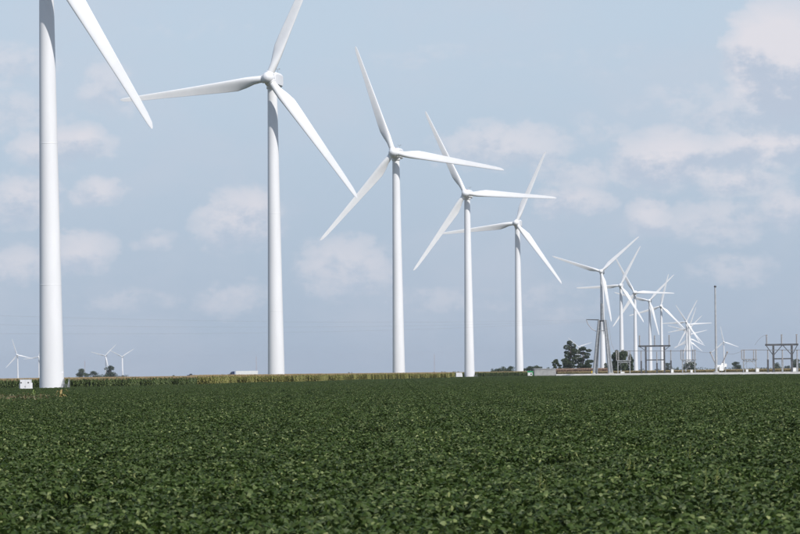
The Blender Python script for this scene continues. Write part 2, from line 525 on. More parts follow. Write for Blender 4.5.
bx = X_at(25.8, 526)
transformer(bx, 526, 1.85, 1.8, 2.5, 'white transformer cabinet beside the largest turbine tower in the soybeans')
x4, y4, z4 = TURB[3]
transformer(X_at(459, y4 - 4), y4 - 4, 2.6, 2.0, 2.75, 'small white transformer box at the foot of the turbine standing in soybeans', False)
t4 = [o for o in col.objects if o.name.startswith('wind_turbine')][3]
add_entrance(t4, 1)

# ------------------------------------------------------------------ crops (stuff, instanced leaf patches)
def patch_mesh(name, V, Fc, m, smooth=False):
    me = bpy.data.meshes.new(name); me.from_pydata(V, [], Fc); me.materials.append(m); me.update()
    return me


M_SOY = mat('soybean_leaf', (.055, .09, .016), (.040, .068, .012), 1.2, .5, trans=.25, spec=.2,
            island=[(0, (.020, .037, .006)), (.35, (.031, .053, .009)), (.60, (.049, .076, .016)), (.77, (.080, .110, .034)), (.90, (.125, .158, .060)), (.965, (.20, .235, .085)), (1, (.31, .33, .14))])
M_WEED = mat('weed_leaf', (.07, .12, .03), None, 2, .5, trans=.2,
             island=[(0, (.05, .08, .02)), (.45, (.09, .09, .03)), (.75, (.15, .06, .035)), (1, (.17, .11, .045))])
M_WEEDG = mat('yellow_green_stalk', (.13, .16, .04), None, 2, .5, trans=.2,
              island=[(0, (.10, .14, .03)), (.6, (.17, .19, .05)), (1, (.26, .24, .07))])


def leaflet(V, Fc, base, d, up, L, W, rs):
    """ovate pointed leaflet, folded along the midrib"""
    d = d.normalized(); s = d.cross(up)
    if s.length < 1e-4: s = Vector((1, 0, 0))
    s.normalize(); nrm = s.cross(d)
    k = len(V); droop = -.18 * L
    V += [tuple(base), tuple(base + d * L * .38 + s * W * .5 + nrm * .10 * W), tuple(base + d * L * .38 - s * W * .5 + nrm * .10 * W),
          tuple(base + d * L * .72 + s * W * .33 + nrm * .05 * W + Vector((0, 0, droop * .4))), tuple(base + d * L * .72 - s * W * .33 + nrm * .05 * W + Vector((0, 0, droop * .4))),
          tuple(base + d * L + Vector((0, 0, droop)))]
    Fc += [(k, k + 1, k + 2), (k + 1, k + 3, k + 4, k + 2), (k + 3, k + 5, k + 4)]


def soy_patch(seed, T_=4.0, dens=175):
    rs = random.Random(seed); V = []; Fc = []
    for i in range(int(T_ * T_ * dens)):
        x, y = rs.uniform(-T_ / 2, T_ / 2), rs.uniform(-T_ / 2, T_ / 2)
        row = .5 + .5 * math.cos(2 * math.pi * x / (T_ / 5))
        hum = mnoise.noise(Vector((x * .9, y * .9, seed * 9.1))) * .12
        top = .87 + .05 * row + hum * 1.4
        z = top - abs(rs.gauss(0, .12))
        a0 = rs.uniform(0, 2 * math.pi); tilt = rs.gauss(.25, .45)
        up = Vector((rs.gauss(0, .8), rs.gauss(0, .8), 1)).normalized()
        c = Vector((x, y, z)); S = rs.uniform(.8, 1.25)
        for q in range(3):
            a = a0 + q * 2 * math.pi / 3 + rs.gauss(0, .25)
            d = Vector((math.cos(a), math.sin(a), math.sin(tilt * math.cos(a - a0)) - rs.uniform(-.55, .9)))
            leaflet(V, Fc, c, d, up, .096 * S * rs.uniform(.8, 1.2), .047 * S * rs.uniform(.8, 1.2), rs)
    return patch_mesh('soybean_patch', V, Fc, M_SOY)


def corn_patch(seed, m_leaf, m_tass, H=2.7, T_=(4.0, 3.04), lower=None):
    rs = random.Random(seed); V = []; Fc = []; mi = []
    for r_ in range(4):
        for p in range(20):
            x = -T_[0] / 2 + (p + .5) * T_[0] / 20 + rs.gauss(0, .03); y = -T_[1] / 2 + (r_ + .5) * .76 + rs.gauss(0, .04)
            h = H * rs.uniform(.88, 1.03) - .25; lean = Vector((rs.gauss(0, .05), rs.gauss(0, .05), 1))
            # stalk
            k = len(V)
            for (zz, w) in ((0, .016), (h, .008)):
                for q in range(3):
                    a = q * 2.094; V.append((x + lean.x * zz + w * math.cos(a), y + lean.y * zz + w * math.sin(a), zz))
            for q in range(3): Fc.append((k + q, k + (q + 1) % 3, k + 3 + (q + 1) % 3, k + 3 + q)); mi.append(0)
            a0 = rs.uniform(0, 6.28)
            for l in range(8):
                zz = h * (.30 + .092 * l); a = a0 + math.pi * (l % 2) + rs.gauss(0, .35)
                dx, dy = math.cos(a), math.sin(a); L = rs.uniform(.5, .8) * (1 if l < 6 else .7); w = .075
                k = len(V); bx_, by_ = x + lean.x * zz, y + lean.y * zz
                for (t, up, ww) in ((0, 0, .5), (.4, .26, 1.0), (.75, .18, .8), (1.0, -.12, .1)):
                    px_, py_, pz_ = bx_ + dx * L * t, by_ + dy * L * t, zz + up
                    V.append((px_ - dy * w * ww, py_ + dx * w * ww, pz_)); V.append((px_ + dy * w * ww, py_ - dx * w * ww, pz_))
                for q in range(3): Fc.append((k + 2 * q, k + 2 * q + 1, k + 2 * q + 3, k + 2 * q + 2)); mi.append(0)
            # tassel
            for q in range(4):
                a = rs.uniform(0, 6.28); sp = 0.0 if q == 0 else .17
                bx_, by_ = x + lean.x * h, y + lean.y * h; k = len(V); w = .022
                V += [(bx_ - w, by_, h - .05), (bx_ + w, by_, h - .05), (bx_ + math.cos(a) * sp + w, by_ + math.sin(a) * sp, h + .26 - sp * .5), (bx_ + math.cos(a) * sp - w, by_ + math.sin(a) * sp, h + .26 - sp * .5)]
                Fc.append((k, k + 1, k + 2, k + 3)); mi.append(1)
    me = patch_mesh('corn_patch', V, Fc, m_leaf); me.materials.append(m_tass)
    me.polygons.foreach_set('material_index', mi)
    return me


def field(name, pts, rots, idx, patches, label, cat):
    """one object whose points carry instanced leaf patches"""
    me = bpy.data.meshes.new(name); me.from_pydata(pts, [], []); me.update()
    a = me.attributes.new('turn', 'FLOAT', 'POINT'); a.data.foreach_set('value', rots)
    c = me.attributes.new('which', 'INT', 'POINT'); c.data.foreach_set('value', idx)
    o = bpy.data.objects.new(name, me); col.objects.link(o)
    g = bpy.data.node_groups.new(name + '_nodes', 'GeometryNodeTree')
    g.interface.new_socket('Geometry', in_out='INPUT', socket_type='NodeSocketGeometry')
    g.interface.new_socket('Geometry', in_out='OUTPUT', socket_type='NodeSocketGeometry')
    b = NB(g); gi = b.n('NodeGroupInput'); go = b.n('NodeGroupOutput'); j = b.n('GeometryNodeJoinGeometry')
    at_r = b.n('GeometryNodeInputNamedAttribute', data_type='FLOAT'); at_r.inputs[0].default_value = 'turn'
    at_i = b.n('GeometryNodeInputNamedAttribute', data_type='INT'); at_i.inputs[0].default_value = 'which'
    cx = b.n('ShaderNodeCombineXYZ'); b.link(at_r.outputs[0], cx.inputs[2])
    for k, pm in enumerate(patches):
        src = bpy.data.objects.new(name + '_patch', pm)
        oi = b.n('GeometryNodeObjectInfo'); oi.inputs[0].default_value = src
        ip = b.n('GeometryNodeInstanceOnPoints'); b.link(gi.outputs[0], ip.inputs['Points'])
        cmp_ = b.n('FunctionNodeCompare', data_type='INT', operation='EQUAL'); b.link(at_i.outputs[0], cmp_.inputs[2]); cmp_.inputs[3].default_value = k
        b.link(cmp_.outputs[0], ip.inputs['Selection']); b.link(oi.outputs['Geometry'], ip.inputs['Instance'])
        b.link(cx.outputs[0], ip.inputs['Rotation']); b.link(ip.outputs[0], j.inputs[0])
    b.link(j.outputs[0], go.inputs[0])
    md = o.modifiers.new('crop', 'NODES'); md.node_group = g
    tag(o, label, cat, kind='stuff')
    return o


def lerp_tab(tab, x):
    if x <= tab[0][0]: return tab[0][1]
    for (a, va), (b_, vb) in zip(tab, tab[1:]):
        if x <= b_: return va + (vb - va) * (x - a) / max(1e-6, b_ - a)
    return tab[-1][1]


# far edge of the soybeans, by photo column
EDGE = [(-120, 585), (0, 585), (100, 592), (150, 612), (210, 680), (245, 765), (300, 770), (350, 940), (400, 1000), (446, 1130), (452, 1332), (530, 1332), (533, 1306), (555.5, 1306), (556, 1215), (800, 890), (900, 760)]


def pad_front(px): return 1215 - (px - 556) * 1.34


def px_of(x, y): return 400 + (x / y) * F


def build_crops():
    rs = random.Random(3)
    pts, rot, idx = [], [], []
    T_ = 4.0
    y = 12.0
    while y < 1340:
        hw = .155 * y + 22
        n = int(hw / T_)
        for i in range(-n, n + 1):
            x = i * T_
            px = px_of(x, y)
            if y > 560 and y > lerp_tab(EDGE, px) - 2: continue
            if any((x - tx) ** 2 + (y - ty) ** 2 < 3.6 ** 2 for tx, ty, _ in TURB[:5]): continue
            if abs(x - bx) < 3.2 and abs(y - 526) < 2.6: continue
            pts.append((x, y, rs.uniform(-.03, .03) + .09 * mnoise.noise(Vector((x * .07, y * .03, 5))))); rot.append(math.pi * rs.randrange(2) + rs.gauss(0, .03)); idx.append(rs.randrange(5))
        y += T_
    field('soybean_field', pts, rot, idx, [soy_patch(s) for s in range(5)], 'dense dark green soybean crop covering the whole foreground', 'soybean crop')

    def lcorn(n, cols): return mat(n, cols[0], cols[1], .8, .5, trans=.25, spec=.2, vary=.03, island=[(0, cols[0]), (.5, cols[1]), (1, cols[2])])
    g1 = lcorn('corn_leaf_green', [(.055, .085, .025), (.10, .14, .04), (.19, .23, .085)])
    g2 = lcorn('corn_leaf_yellowing', [(.16, .18, .045), (.29, .28, .08), (.42, .37, .14)])
    g3 = lcorn('corn_leaf_tan', [(.12, .12, .05), (.22, .18, .09), (.30, .23, .13)])
    g4 = lcorn('corn_leaf_reddish', [(.20, .13, .09), (.27, .18, .13), (.33, .23, .17)])
    ta = mat('tassel', (.34, .235, .13), (.27, .20, .10), 2, .7); tb = mat('tassel_tan', (.30, .22, .11), (.24, .19, .09), 2, .7)
    td = mat('tassel_red', (.33, .22, .16), None, 2, .7)
    spec = [('green_corn', g1, ta, 2.72, 'green corn with brown tassels behind the largest turbine'),
            ('yellowing_corn', g2, ta, 2.95, 'yellowing corn with brown tassels round the second and third turbines'),
            ('green_corn_far', g1, tb, 3.0, 'strip of green corn behind the turbine standing in soybeans'),
            ('tan_crop', g3, tb, 2.55, 'pale tan crop behind the substation yard'),
            ('reddish_crop', g4, td, 4.0, 'reddish brown crop strip beside the grey shed')]
    sets = {s[0]: ([], [], []) for s in spec}
    W, Dp = 4.0, 3.04
    for k in range(int((1720 - 570) / Dp)):
        y = 570 + k * Dp
        for i in range(int(-.16 * y / W), int(.165 * y / W)):
            x = i * W; px = px_of(x, y); e = lerp_tab(EDGE, px)
            wob = 10 * mnoise.noise(Vector((px * .02, 3, 1)))
            if px < 532:
                if y < e + 2 or y > e + 330: continue
                if y > 1560: continue
                if px < 196 + wob: nm = 'green_corn'
                elif px < 452: nm = 'yellowing_corn'
                else: nm = 'green_corn_far'
                if 186 < px < 196 and y < 720: nm = 'green_corn'
            elif px < 556:
                continue
            else:
                pf = pad_front(px)
                if px < 604 and 1400 < y < 1440: nm = 'reddish_crop'
                elif pf + 190 < y < pf + 260: nm = 'tan_crop'
                else: continue
            if any((x - tx) ** 2 + (y - ty) ** 2 < 4.2 ** 2 for tx, ty, _ in TURB[:6]): continue
            if px < 556 and abs(x - X_at(459, y4)) < 2.5 and abs(y - (y4 - 4)) < 4: continue
            P, Ro, Ix = sets[nm]
            P.append((x + rs.uniform(-.6, .6), y, rs.uniform(-.06, .06))); Ro.append(math.pi * rs.randrange(2)); Ix.append(rs.randrange(4))
    for (nm, ml, mt, H, lb) in spec:
        P, Ro, Ix = sets[nm]
        if P: field(nm.replace('_far', ''), P, Ro, Ix, [corn_patch(s + 11, ml, mt, H) for s in range(4)], lb, 'crop')
    # reddish weeds in a thin spot of the soybeans
    V, Fc = [], []
    for i in range(1700):
        px = rs.uniform(-2, 48) if rs.random() < .8 else rs.uniform(-30, 60)
        y = 264 + rs.gauss(0, 13); x = (px - 400) * y / F
        c = Vector((x, y, rs.uniform(.75, 1.16)))
        leaflet(V, Fc, c, Vector((rs.gauss(0, 1), rs.gauss(0, 1), rs.gauss(.3, .6))), Vector((rs.gauss(0, .4), rs.gauss(0, .4), 1)), rs.uniform(.12, .26), .10, rs)
    o = bpy.data.objects.new('weed_patch', patch_mesh('weed_patch', V, Fc, M_WEED)); col.objects.link(o)
    tag(o, 'patch of reddish brown weeds among the soybeans in front of the largest turbine', 'weeds', kind='stuff')


build_crops()


def corn_stalk(px, D, h, cols, label, seed, n=9):
    rs = random.Random(seed); e = empty('corn_plant', (X_at(px, D), D, 0)); tag(e, label, 'corn plant')
    MB().tube([(0, 0, 0), (.03, 0, h * .6), (.02, .02, h)], [.025, .018, .008], 6).build('stalk', cols, e)
    for l in range(n):
        z = h * (.45 + .5 * l / n); a = rs.uniform(0, 6.28); L = rs.uniform(.45, .75); dx, dy = math.cos(a), math.sin(a); w = .07
        vs = []
        for (t, up, ww) in ((0, 0, .5), (.3, .25, 1), (.65, .3, .9), (.9, .12, .5), (1, .02, .05)):
            vs += [(dx * L * t - dy * w * ww, dy * L * t + dx * w * ww, z + up), (dx * L * t + dy * w * ww, dy * L * t - dx * w * ww, z + up)]
        MB().poly(vs, [(2 * q, 2 * q + 1, 2 * q + 3, 2 * q + 2) for q in range(4)], True).build('leaf', cols, e)
    return e


M_DRY = mat('dry_corn_leaf', (.42, .29, .13), (.30, .24, .08), 3, .7, trans=.25)
M_VOL = mat('volunteer_corn_leaf', (.18, .24, .06), (.13, .18, .05), 3, .6, trans=.25)
corn_stalk(60.5, 268, 1.5, M_DRY, 'single dried yellow corn plant standing up out of the soybeans', 5, 16)
corn_stalk(34.5, 270, 1.5, M_VOL, 'single green volunteer corn plant beside the reddish weeds', 6, 7)


def weed(px, D, h, seed, label):
    rs = random.Random(seed); e = empty('tall_weed', (X_at(px, D), D, 0)); tag(e, label, 'weed', 'yellow-green weeds poking out of the soybeans')
    for s_ in range(3):
        x0, y0 = rs.gauss(0, .05), rs.gauss(0, .05); tx, ty = x0 + rs.gauss(0, .1), y0 + rs.gauss(0, .1); hh = h * rs.uniform(.8, 1)
        st = MB().tube([(x0, y0, 0), ((x0 + tx) / 2, (y0 + ty) / 2, hh * .6), (tx, ty, hh)], [.012, .009, .004], 5)
        so_ = st.build('stem', M_WEEDG, e)
        V, Fc = [], []
        for k in range(26):
            t = .5 + .5 * k / 26; c = Vector((x0 + (tx - x0) * t, y0 + (ty - y0) * t, hh * t)); a = rs.uniform(0, 6.28)
            leaflet(V, Fc, c, Vector((math.cos(a), math.sin(a), rs.uniform(.3, 1.2))), Vector((0, 0, 1)), rs.uniform(.06, .11), .022, rs)
        o = bpy.data.objects.new('foliage', patch_mesh('foliage', V, Fc, M_WEEDG)); col.objects.link(o); o.parent = so_


for i, (px, D, h) in enumerate([(235, 42, 1.28), (535, 44, 1.22), (628, 50, 1.2), (707, 44, 1.25), (686, 58, 1.22), (620, 62, 1.25), (440, 75, 1.3)]):
    weed(px, D, h, 40 + i, 'slim yellow-green weed poking out of the soybean canopy')

# ------------------------------------------------------------------ substation yard
PADZ = 1.5


def yard():
    cols_ = [(x, pad_front(x)) for x in (556, 600, 680, 760, 840, 940)]
    top, low, back = [], [], []
    v = []; f = []
    prof = [(0, .35), (4, .8), (13, PADZ), (40, PADZ + .01), (165, PADZ), (175, .02)]
    for px, yf in cols_:
        for (dy, z) in prof: v.append((X_at(px, yf + dy), yf + dy, z))
    n = len(prof)
    for i in range(len(cols_) - 1):
        for k in range(n - 1): f.append((i * n + k, (i + 1) * n + k, (i + 1) * n + k + 1, i * n + k + 1))
    tag(MB().poly(v, f).build('gravel_pad', M_GRAVEL), kind='structure')


yard()


def insul(mb, x, y, z0, z1, r_=.37, n=10):
    """porcelain post: stacked sheds"""
    k = max(5, int((z1 - z0) / .28)); prof = [(.1, z0)]
    for i in range(k):
        a = z0 + (z1 - z0) * (i + .15) / k; b_ = z0 + (z1 - z0) * (i + .6) / k
        prof += [(.14, a), (r_, a + .02), (.14, b_)]
    prof += [(.07, z1)]
    mb.lathe(prof, n=n, org=(x, y, 0))


def pos(px, dy=55):
    D = pad_front(px) + dy
    return X_at(px, D), D


def portal(pxl, pxr, pxi, ybeam, ylow, ytop, dy, knee, label):
    """grey portal frame: two columns, two cross beams, three insulator posts on top"""
    pc = (pxl + pxr) / 2; x0, D = pos(pc, dy); sc = D / F
    e = empty('portal_frame', (x0, D, PADZ)); tag(e, label, 'substation frame', 'portal frames of the substation')
    Z = lambda y_: Z_at(pc, y_, D) - PADZ
    zb, zl, zt = Z(ybeam), Z(ylow), Z(ytop)
    w = .62
    for px in (pxl, pxr):
        c = MB().box(((px - pc) * sc, 0, zb / 2), (w, w, zb)).box(((px - pc) * sc, 0, .06), (w + .5, w + .5, .12)).build('column', M_DARK, e)
    half = (pxi[2] - pxi[0]) / 2 * sc + .5; mid = ((pxi[2] + pxi[0]) / 2 - pc) * sc
    MB().box((mid, 0, zb + .28), (2 * half, .6, .62)).build('cross_beam', M_DARK, e)
    MB().box((0, 0, zl), ((pxr - pxl) * sc - w, .4, .42)).build('lower_beam', M_DARK, e)
    for s_, px in ((-1, pxl), (1, pxr)):
        xc = (px - pc) * sc
        if knee:
            MB().tube([(xc + s_ * .25, -.1, zb - 2.9), (mid + s_ * (half - .3), -.1, zb + .1)], .13, 6).build('knee_brace', M_DARK, e)
            MB().tube([(xc - s_ * .25, -.1, zb - 2.9), (xc - s_ * 2.9, -.1, zb + .1)], .13, 6).build('knee_brace', M_DARK, e)
        else:
            MB().tube([(xc + s_ * .25, -.1, zb - 1.3), (mid + s_ * (half - .4), -.1, zb + .1)], .11, 6).build('knee_brace', M_DARK, e)
    for px in pxi:
        xi = (px - pc) * sc
        m = MB(); insul(m, xi, 0, zb + .53, zt - .25, .45); io = m.build('insulator', M_PORC, e)
        MB().box((xi, 0, zt - .12), (.5, .5, .26)).build('clamp_cap', M_TAN, io)
    return e


def bus_support(px, ytop, yins, dy, dark, label):
    x0, D = pos(px, dy); e = empty('bus_support', (x0, D, PADZ)); tag(e, label, 'insulator post', 'bus supports in the substation')
    zt, zi = Z_at(px, ytop, D) - PADZ, Z_at(px, yins, D) - PADZ
    MB().box((0, 0, zi / 2), (.55, .55, zi)).box((0, 0, .05), (.8, .8, .1)).build('post', M_DARK if dark else M_GALV, e)
    m = MB(); insul(m, 0, 0, zi + .01, zt - .2); io = m.build('insulator', M_PORC, e)
    MB().box((0, 0, zt - .1), (.42, .42, .2)).build('clamp_cap', M_TAN, io)
    return e


def disconnect(pxa, pxb, ytop, ybeam, dy, label, face=1):
    """switch stand: two posts, trussed beam, insulator pairs, blade"""
    pc = (pxa + pxb) / 2; x0, D = pos(pc, dy); sc = D / F
    e = empty('disconnect_switch', (x0, D, PADZ)); tag(e, label, 'switch stand', 'disconnect switches in the substation')
    zt, zb = Z_at(pc, ytop, D) - PADZ, Z_at(pc, ybeam, D) - PADZ
    hw = (pxb - pxa) / 2 * sc
    for s_ in (-1, 1):
        MB().box((s_ * hw, 0, zb / 2), (.36, .36, zb)).box((s_ * hw, 0, .05), (.8, .8, .1)).build('post', M_GALV, e)
    MB().box((0, -.3, zb + .12), (2 * hw + .9, .16, .34)).box((0, .3, zb + .12), (2 * hw + .9, .16, .34)).box((0, 0, zb - .62), (2 * hw - .36, .2, .26)).build('beam', M_GALV, e)
    m = MB()
    nseg = 6
    for k in range(nseg):
        xa = -hw + 2 * hw * k / nseg; xb = xa + 2 * hw / nseg; za, zc = (zb, zb - .55) if k % 2 else (zb - .55, zb)
        m.tube([(xa, 0, za), (xb, 0, zc)], .1, 5)
    m.build('lattice', M_GALV, e)
    for s_ in (-1, 1):
        MB().tube([(s_ * (hw - .2), 0, zb - 2.0), (s_ * (hw - 1.3), 0, zb - .7)], .07, 5).build('brace', M_GALV, e)
        for q in (0, 1):
            m = MB(); xi = s_ * (hw - .1) - face * q * .85 + face * .2
            insul(m, xi, -.3 if q else .3, zb + .25, zt - .2, .36); io = m.build('insulator', M_PORC, e)
            MB().box((xi, -.3 if q else .3, zt - .1), (.4, .4, .2)).build('clamp_cap', M_TAN, io)
    MB().tube([(-hw - .4, 0, zt + .03), (hw + .4, 0, zt + .03)], .06, 6).build('switch_blade', M_ALU, e)
    MB().box((-hw * .5, -.3, 1.0), (.6, .45, .9)).tube([(-hw * .5, -.3, 1.4), (-hw * .5, -.3, zb)], .05, 5).build('drive_box', M_GALV, e)
    return e


portal(646, 664.5, (640, 655, 669.5), 346.8, 360, 335.5, 70, False, 'dark grey portal frame with two beams and three insulators, no long knee braces')
portal(773.6, 792, (767, 782, 797), 345.6, 358.8, 334.6, 70, True, 'dark grey portal frame with V-shaped knee braces and three insulators')
disconnect(682.6, 695, 350, 360.2, 60, 'grey switch stand with insulators between the unbraced portal frame and the tall mast')
disconnect(743.5, 756, 349.8, 359.8, 60, 'grey switch stand with insulators beside the knee-braced portal frame')
disconnect(618, 630, 350.8, 361, 90, 'grey insulator rack standing in front of the dense tree clump')
for px, yt, yi, dk, lb in [(641.3, 351, 361, True, 'dark post with insulator under the tree-clump end of the unbraced portal frame'),
                           (657, 352, 363, True, 'short post with insulator inside the unbraced portal frame'),
                           (671, 350.2, 360.5, True, 'dark post with insulator under the mast-side end of the unbraced portal frame'),
                           (768, 350, 359.5, True, 'dark post with insulator under the mast-side end of the knee-braced portal frame'),
                           (782.5, 350.2, 360, False, 'pale post with insulator inside the knee-braced portal frame'),
                           (797.3, 350.2, 359.5, False, 'post with insulator under the end of the knee-braced frame away from the mast')]:
    bus_support(px, yt, yi, 45, dk, lb)


def breaker():
    px = 719; x0, D = pos(px, 60); sc = D / F; e = empty('circuit_breaker', (x0, D, PADZ))
    tag(e, 'white circuit breaker with two leaning bushings behind the tall mast', 'circuit breaker')
    for s_ in (-1, 1):
        MB().box((s_ * 1.0, 0, .7), (.25, .9, 1.4)).build('leg', M_GALV, e)
    m = MB().lathe([(.02, -1.6), (.62, -1.55), (.66, -1.2), (.66, 1.2), (.62, 1.55), (.02, 1.6)], axis='Y', n=16)
    tk = m.build('tank', M_CAB, e); tk.rotation_euler = (0, 0, math.pi / 2); tk.location = (0, 0, 2.0)
    for s_ in (-1, 1):
        a = R(24) * s_
        q = MB(); q.lathe([(.42, 0), (.42, .8), (.3, 1.1)], n=12); tur = q.build('turret', M_CAB, e)
        mt = Matrix.Translation((s_ * .85, 0, 2.4)) @ Matrix.Rotation(a, 4, 'Y'); tur.matrix_local = mt
        q = MB(); insul(q, 0, 0, 1.1, 4.9, .42); bu = q.build('bushing', M_PORC, tur)
        MB().lathe([(.05, 4.9), (.3, 4.95), (.3, 5.25), (.12, 5.5), (.02, 5.5)], n=10).build('terminal', M_TAN, tur)
    MB().box((.75, -.9, 1.55), (1.5, .8, 1.7)).build('control_box', M_CAB, e)
    MB().box((2.3, .5, 2.6), (1.0, .8, 1.1)).build('junction_box', M_CAB, e)
    MB().box((2.3, .5, 1.0), (.25, .25, 2.0)).build('leg', M_GALV, e)


breaker()


def mast():
    px = 716.3; x0, D = pos(px, 35); e = empty('steel_mast', (x0, D, PADZ)); tag(e, 'tall thin grey steel mast with a small dark tip in the substation yard', 'mast')
    h = Z_at(716, 285.5, D) - PADZ
    MB().tube([(0, 0, .2), (0, 0, h * .5), (0, 0, h - .6)], [.44, .36, .27], 14).build('pole', M_MAST, e)
    MB().lathe([(.27, h - .62), (.42, h - .55), (.42, h - .1), (.2, h), (.02, h + .02)], n=12).build('tip', M_DARK, e)
    MB().lathe([(.02, .45), (.95, .45), (1.0, 0), (.02, 0)][::-1], n=12).build('footing', M_CONC, e)


mast()


def legged_tower():
    px = 602.8; D = pad_front(px) + 40; x0 = X_at(px, D); sc = D / F
    e = empty('steel_pylon', (x0, D, PADZ)); tag(e, 'grey four-legged steel pylon with a short arm at the edge of the gravel yard', 'pylon')
    h = Z_at(px, 320, D) - PADZ
    ph = R(32)
    for k in range(4):
        a = ph + k * math.pi / 2; rb, rt = 11.3 * sc, 4.0 * sc
        l = MB().tube([(rb * math.cos(a), rb * math.sin(a), 0), (rt * math.cos(a), rt * math.sin(a), h)], [.58, .42], 12).build('leg', M_GALV, e)
        MB().lathe([(.02, .34), (.8, .34), (.85, 0), (.02, 0)][::-1], n=12, org=(rb * math.cos(a), rb * math.sin(a), 0)).build('footing', M_CONC, l)
    m = MB()
    for zz in (.42, .985):
        r_ = (11.3 + (4.0 - 11.3) * zz) * sc
        P = [(r_ * math.cos(ph + k * math.pi / 2), r_ * math.sin(ph + k * math.pi / 2), h * zz) for k in range(4)]
        if zz > .9:
            for k in range(4): m.tube([P[k], P[(k + 1) % 4]], .28, 8)
            m.tube([P[0], P[2]], .24, 8); m.tube([P[1], P[3]], .24, 8)
    m.build('head_frame', M_DARK, e)
    rr = (11.3 + (4 - 11.3) * .78) * sc
    m = MB()
    for k in range(4):
        a, b_ = ph + k * math.pi / 2, ph + (k + 1) * math.pi / 2
        m.tube([(rr * math.cos(a), rr * math.sin(a), h * .80), (rr * math.cos(b_), rr * math.sin(b_), h * .80)], .14, 6)
    m.build('tie_ring', M_GALV, e)
    top = Z_at(px, 303.5, D) - PADZ
    MB().tube([(0, 0, h - .3), (0, 0, top)], [.62, .5], 12).build('pole_top', M_GALV, e)
    xl = (587 - px) * sc
    arm = MB().tube([(-1.2, 0, h + .05), (xl, 0, h + .25)], [.22, .14], 8).build('arm', M_DARK, e)
    MB().tube([(xl, 0, h + .2), (xl + .6, 0, h - 1.6), (xl + 2.2, 0, h - 3.6), (xl + 3.9, 0, h - 4.5)], .13, 8).build('jumper', M_ALU, arm)
    zr = h * .62
    MB().tube([(2.2, 0, h - .2), (3.6, -.5, h * .55), (5.4, -.5, h * .36)], .05, 6).build('down_lead', M_ALU, e)
    return x0 + xl, D, h + PADZ


ax0, aD, aZ = legged_tower()


def wires():
    g = 'overhead lines to the steel pylon'
    for k, (ye, De, dd) in enumerate([(306, 760, 0), (318, 770, .5), (330, 780, 1.0)]):
        A = Vector((ax0 + 1.2 * dd, aD + 2 * k, aZ + .2 - .8 * dd)); B = at(-260, ye, De); m = MB(); P = []
        for i in range(41):
            t = i / 40; p = A.lerp(B, t); p.z -= (4.6 + .3 * k) * 4 * t * (1 - t) * .5; P.append(p)
        m.tube(P, .018, 4, False)
        tag(m.build('overhead_wire', M_WIRE), '%s of the thin overhead wires running from the steel pylon across the sky' % ('highest', 'middle one', 'lowest')[k], 'wire', g)
    # tubular bus through the substation
    P = []
    for px in (628, 641.3, 657, 671, 682, 695):
        D = pad_front(px) + 45; P.append((X_at(px, D), D, Z_at(px, 351, D)))
    tag(MB().tube(P, .09, 6).build('bus_tube', M_ALU), 'thin pale bus tube running under the unbraced portal frame', 'bus tube', 'bus conductors of the substation')
    P = []
    for px in (743, 756, 768, 782.5, 797.3, 812):
        D = pad_front(px) + 45; P.append((X_at(px, D), D, Z_at(px, 350, D)))
    tag(MB().tube(P, .09, 6).build('bus_tube', M_ALU), 'thin pale bus tube running under the knee-braced portal frame', 'bus tube', 'bus conductors of the substation')
    def slack(a, b_, dy, sag, label):
        Da, Db = pad_front(a[0]) + dy, pad_front(b_[0]) + dy
        A = at(a[0], a[1], Da); B = at(b_[0], b_[1], Db); P = []
        for i in range(13):
            t = i / 12; p = A.lerp(B, t); p.z -= sag * 4 * t * (1 - t); P.append(p)
        tag(MB().tube(P, .04, 5, False).build('jumper_wire', M_ALU), label, 'wire', 'slack jumpers in the substation')
    slack((695, 350.5), (713, 352.3), 60, .4, 'slack jumper wire from the switch stand to a leaning bushing behind the mast')
    slack((725.3, 353.3), (743, 350.2), 60, .7, 'slack jumper wire from a leaning bushing to the switch stand near the knee-braced frame')
    slack((755, 345), (767, 334.9), 66, -.8, 'jumper wire curving up to the end insulator of the knee-braced portal frame')


wires()


def cabinet(px, dy, w, h, m, name, label, cat, grp=None):
    x0, D = pos(px, dy); e = empty(name, (x0, D, PADZ)); tag(e, label, cat, grp)
    MB().box((0, 0, .1), (w + .2, .9, .2)).build('plinth', M_CONC, e)
    bd = MB().box((0, 0, .2 + h / 2), (w, .7, h)).build('housing', m, e)
    MB().box((0, -.03, .24 + h), (w + .12, .86, .08)).build('roof', m, e)
    MB().box((0, -.37, .2 + h / 2), (w * .86, .03, h * .86)).build('door', m, bd)
    MB().box((w * .3, -.41, .2 + h / 2), (.05, .05, .16)).build('handle', M_DARK, bd)


CG = 'small cabinets in the substation yard'
cabinet(672.3, 38, .9, 1.2, M_CAB, 'control_cabinet', 'small pale cabinet beside the dark post on the mast side of the unbraced frame', 'cabinet', CG)
cabinet(691.5, 38, .8, .9, M_CAB, 'control_cabinet', 'small pale cabinet under the switch stand near the mast', 'cabinet', CG)
cabinet(747, 38, .8, .8, M_CAB, 'control_cabinet', 'low pale cabinet under the switch stand near the knee-braced frame', 'cabinet', CG)
cabinet(757.5, 38, 1.0, 1.1, M_CAB, 'control_cabinet', 'pale cabinet between the switch stand and the knee-braced portal frame', 'cabinet', CG)
cabinet(794.5, 38, 1.0, 1.1, M_CAB, 'control_cabinet', 'pale cabinet at the knee-braced frame column farther from the mast', 'cabinet', CG)
cabinet(622.5, 40, 1.5, .5, M_CAB, 'control_cabinet', 'low pale cabinet under the insulator rack by the trees', 'cabinet', CG)


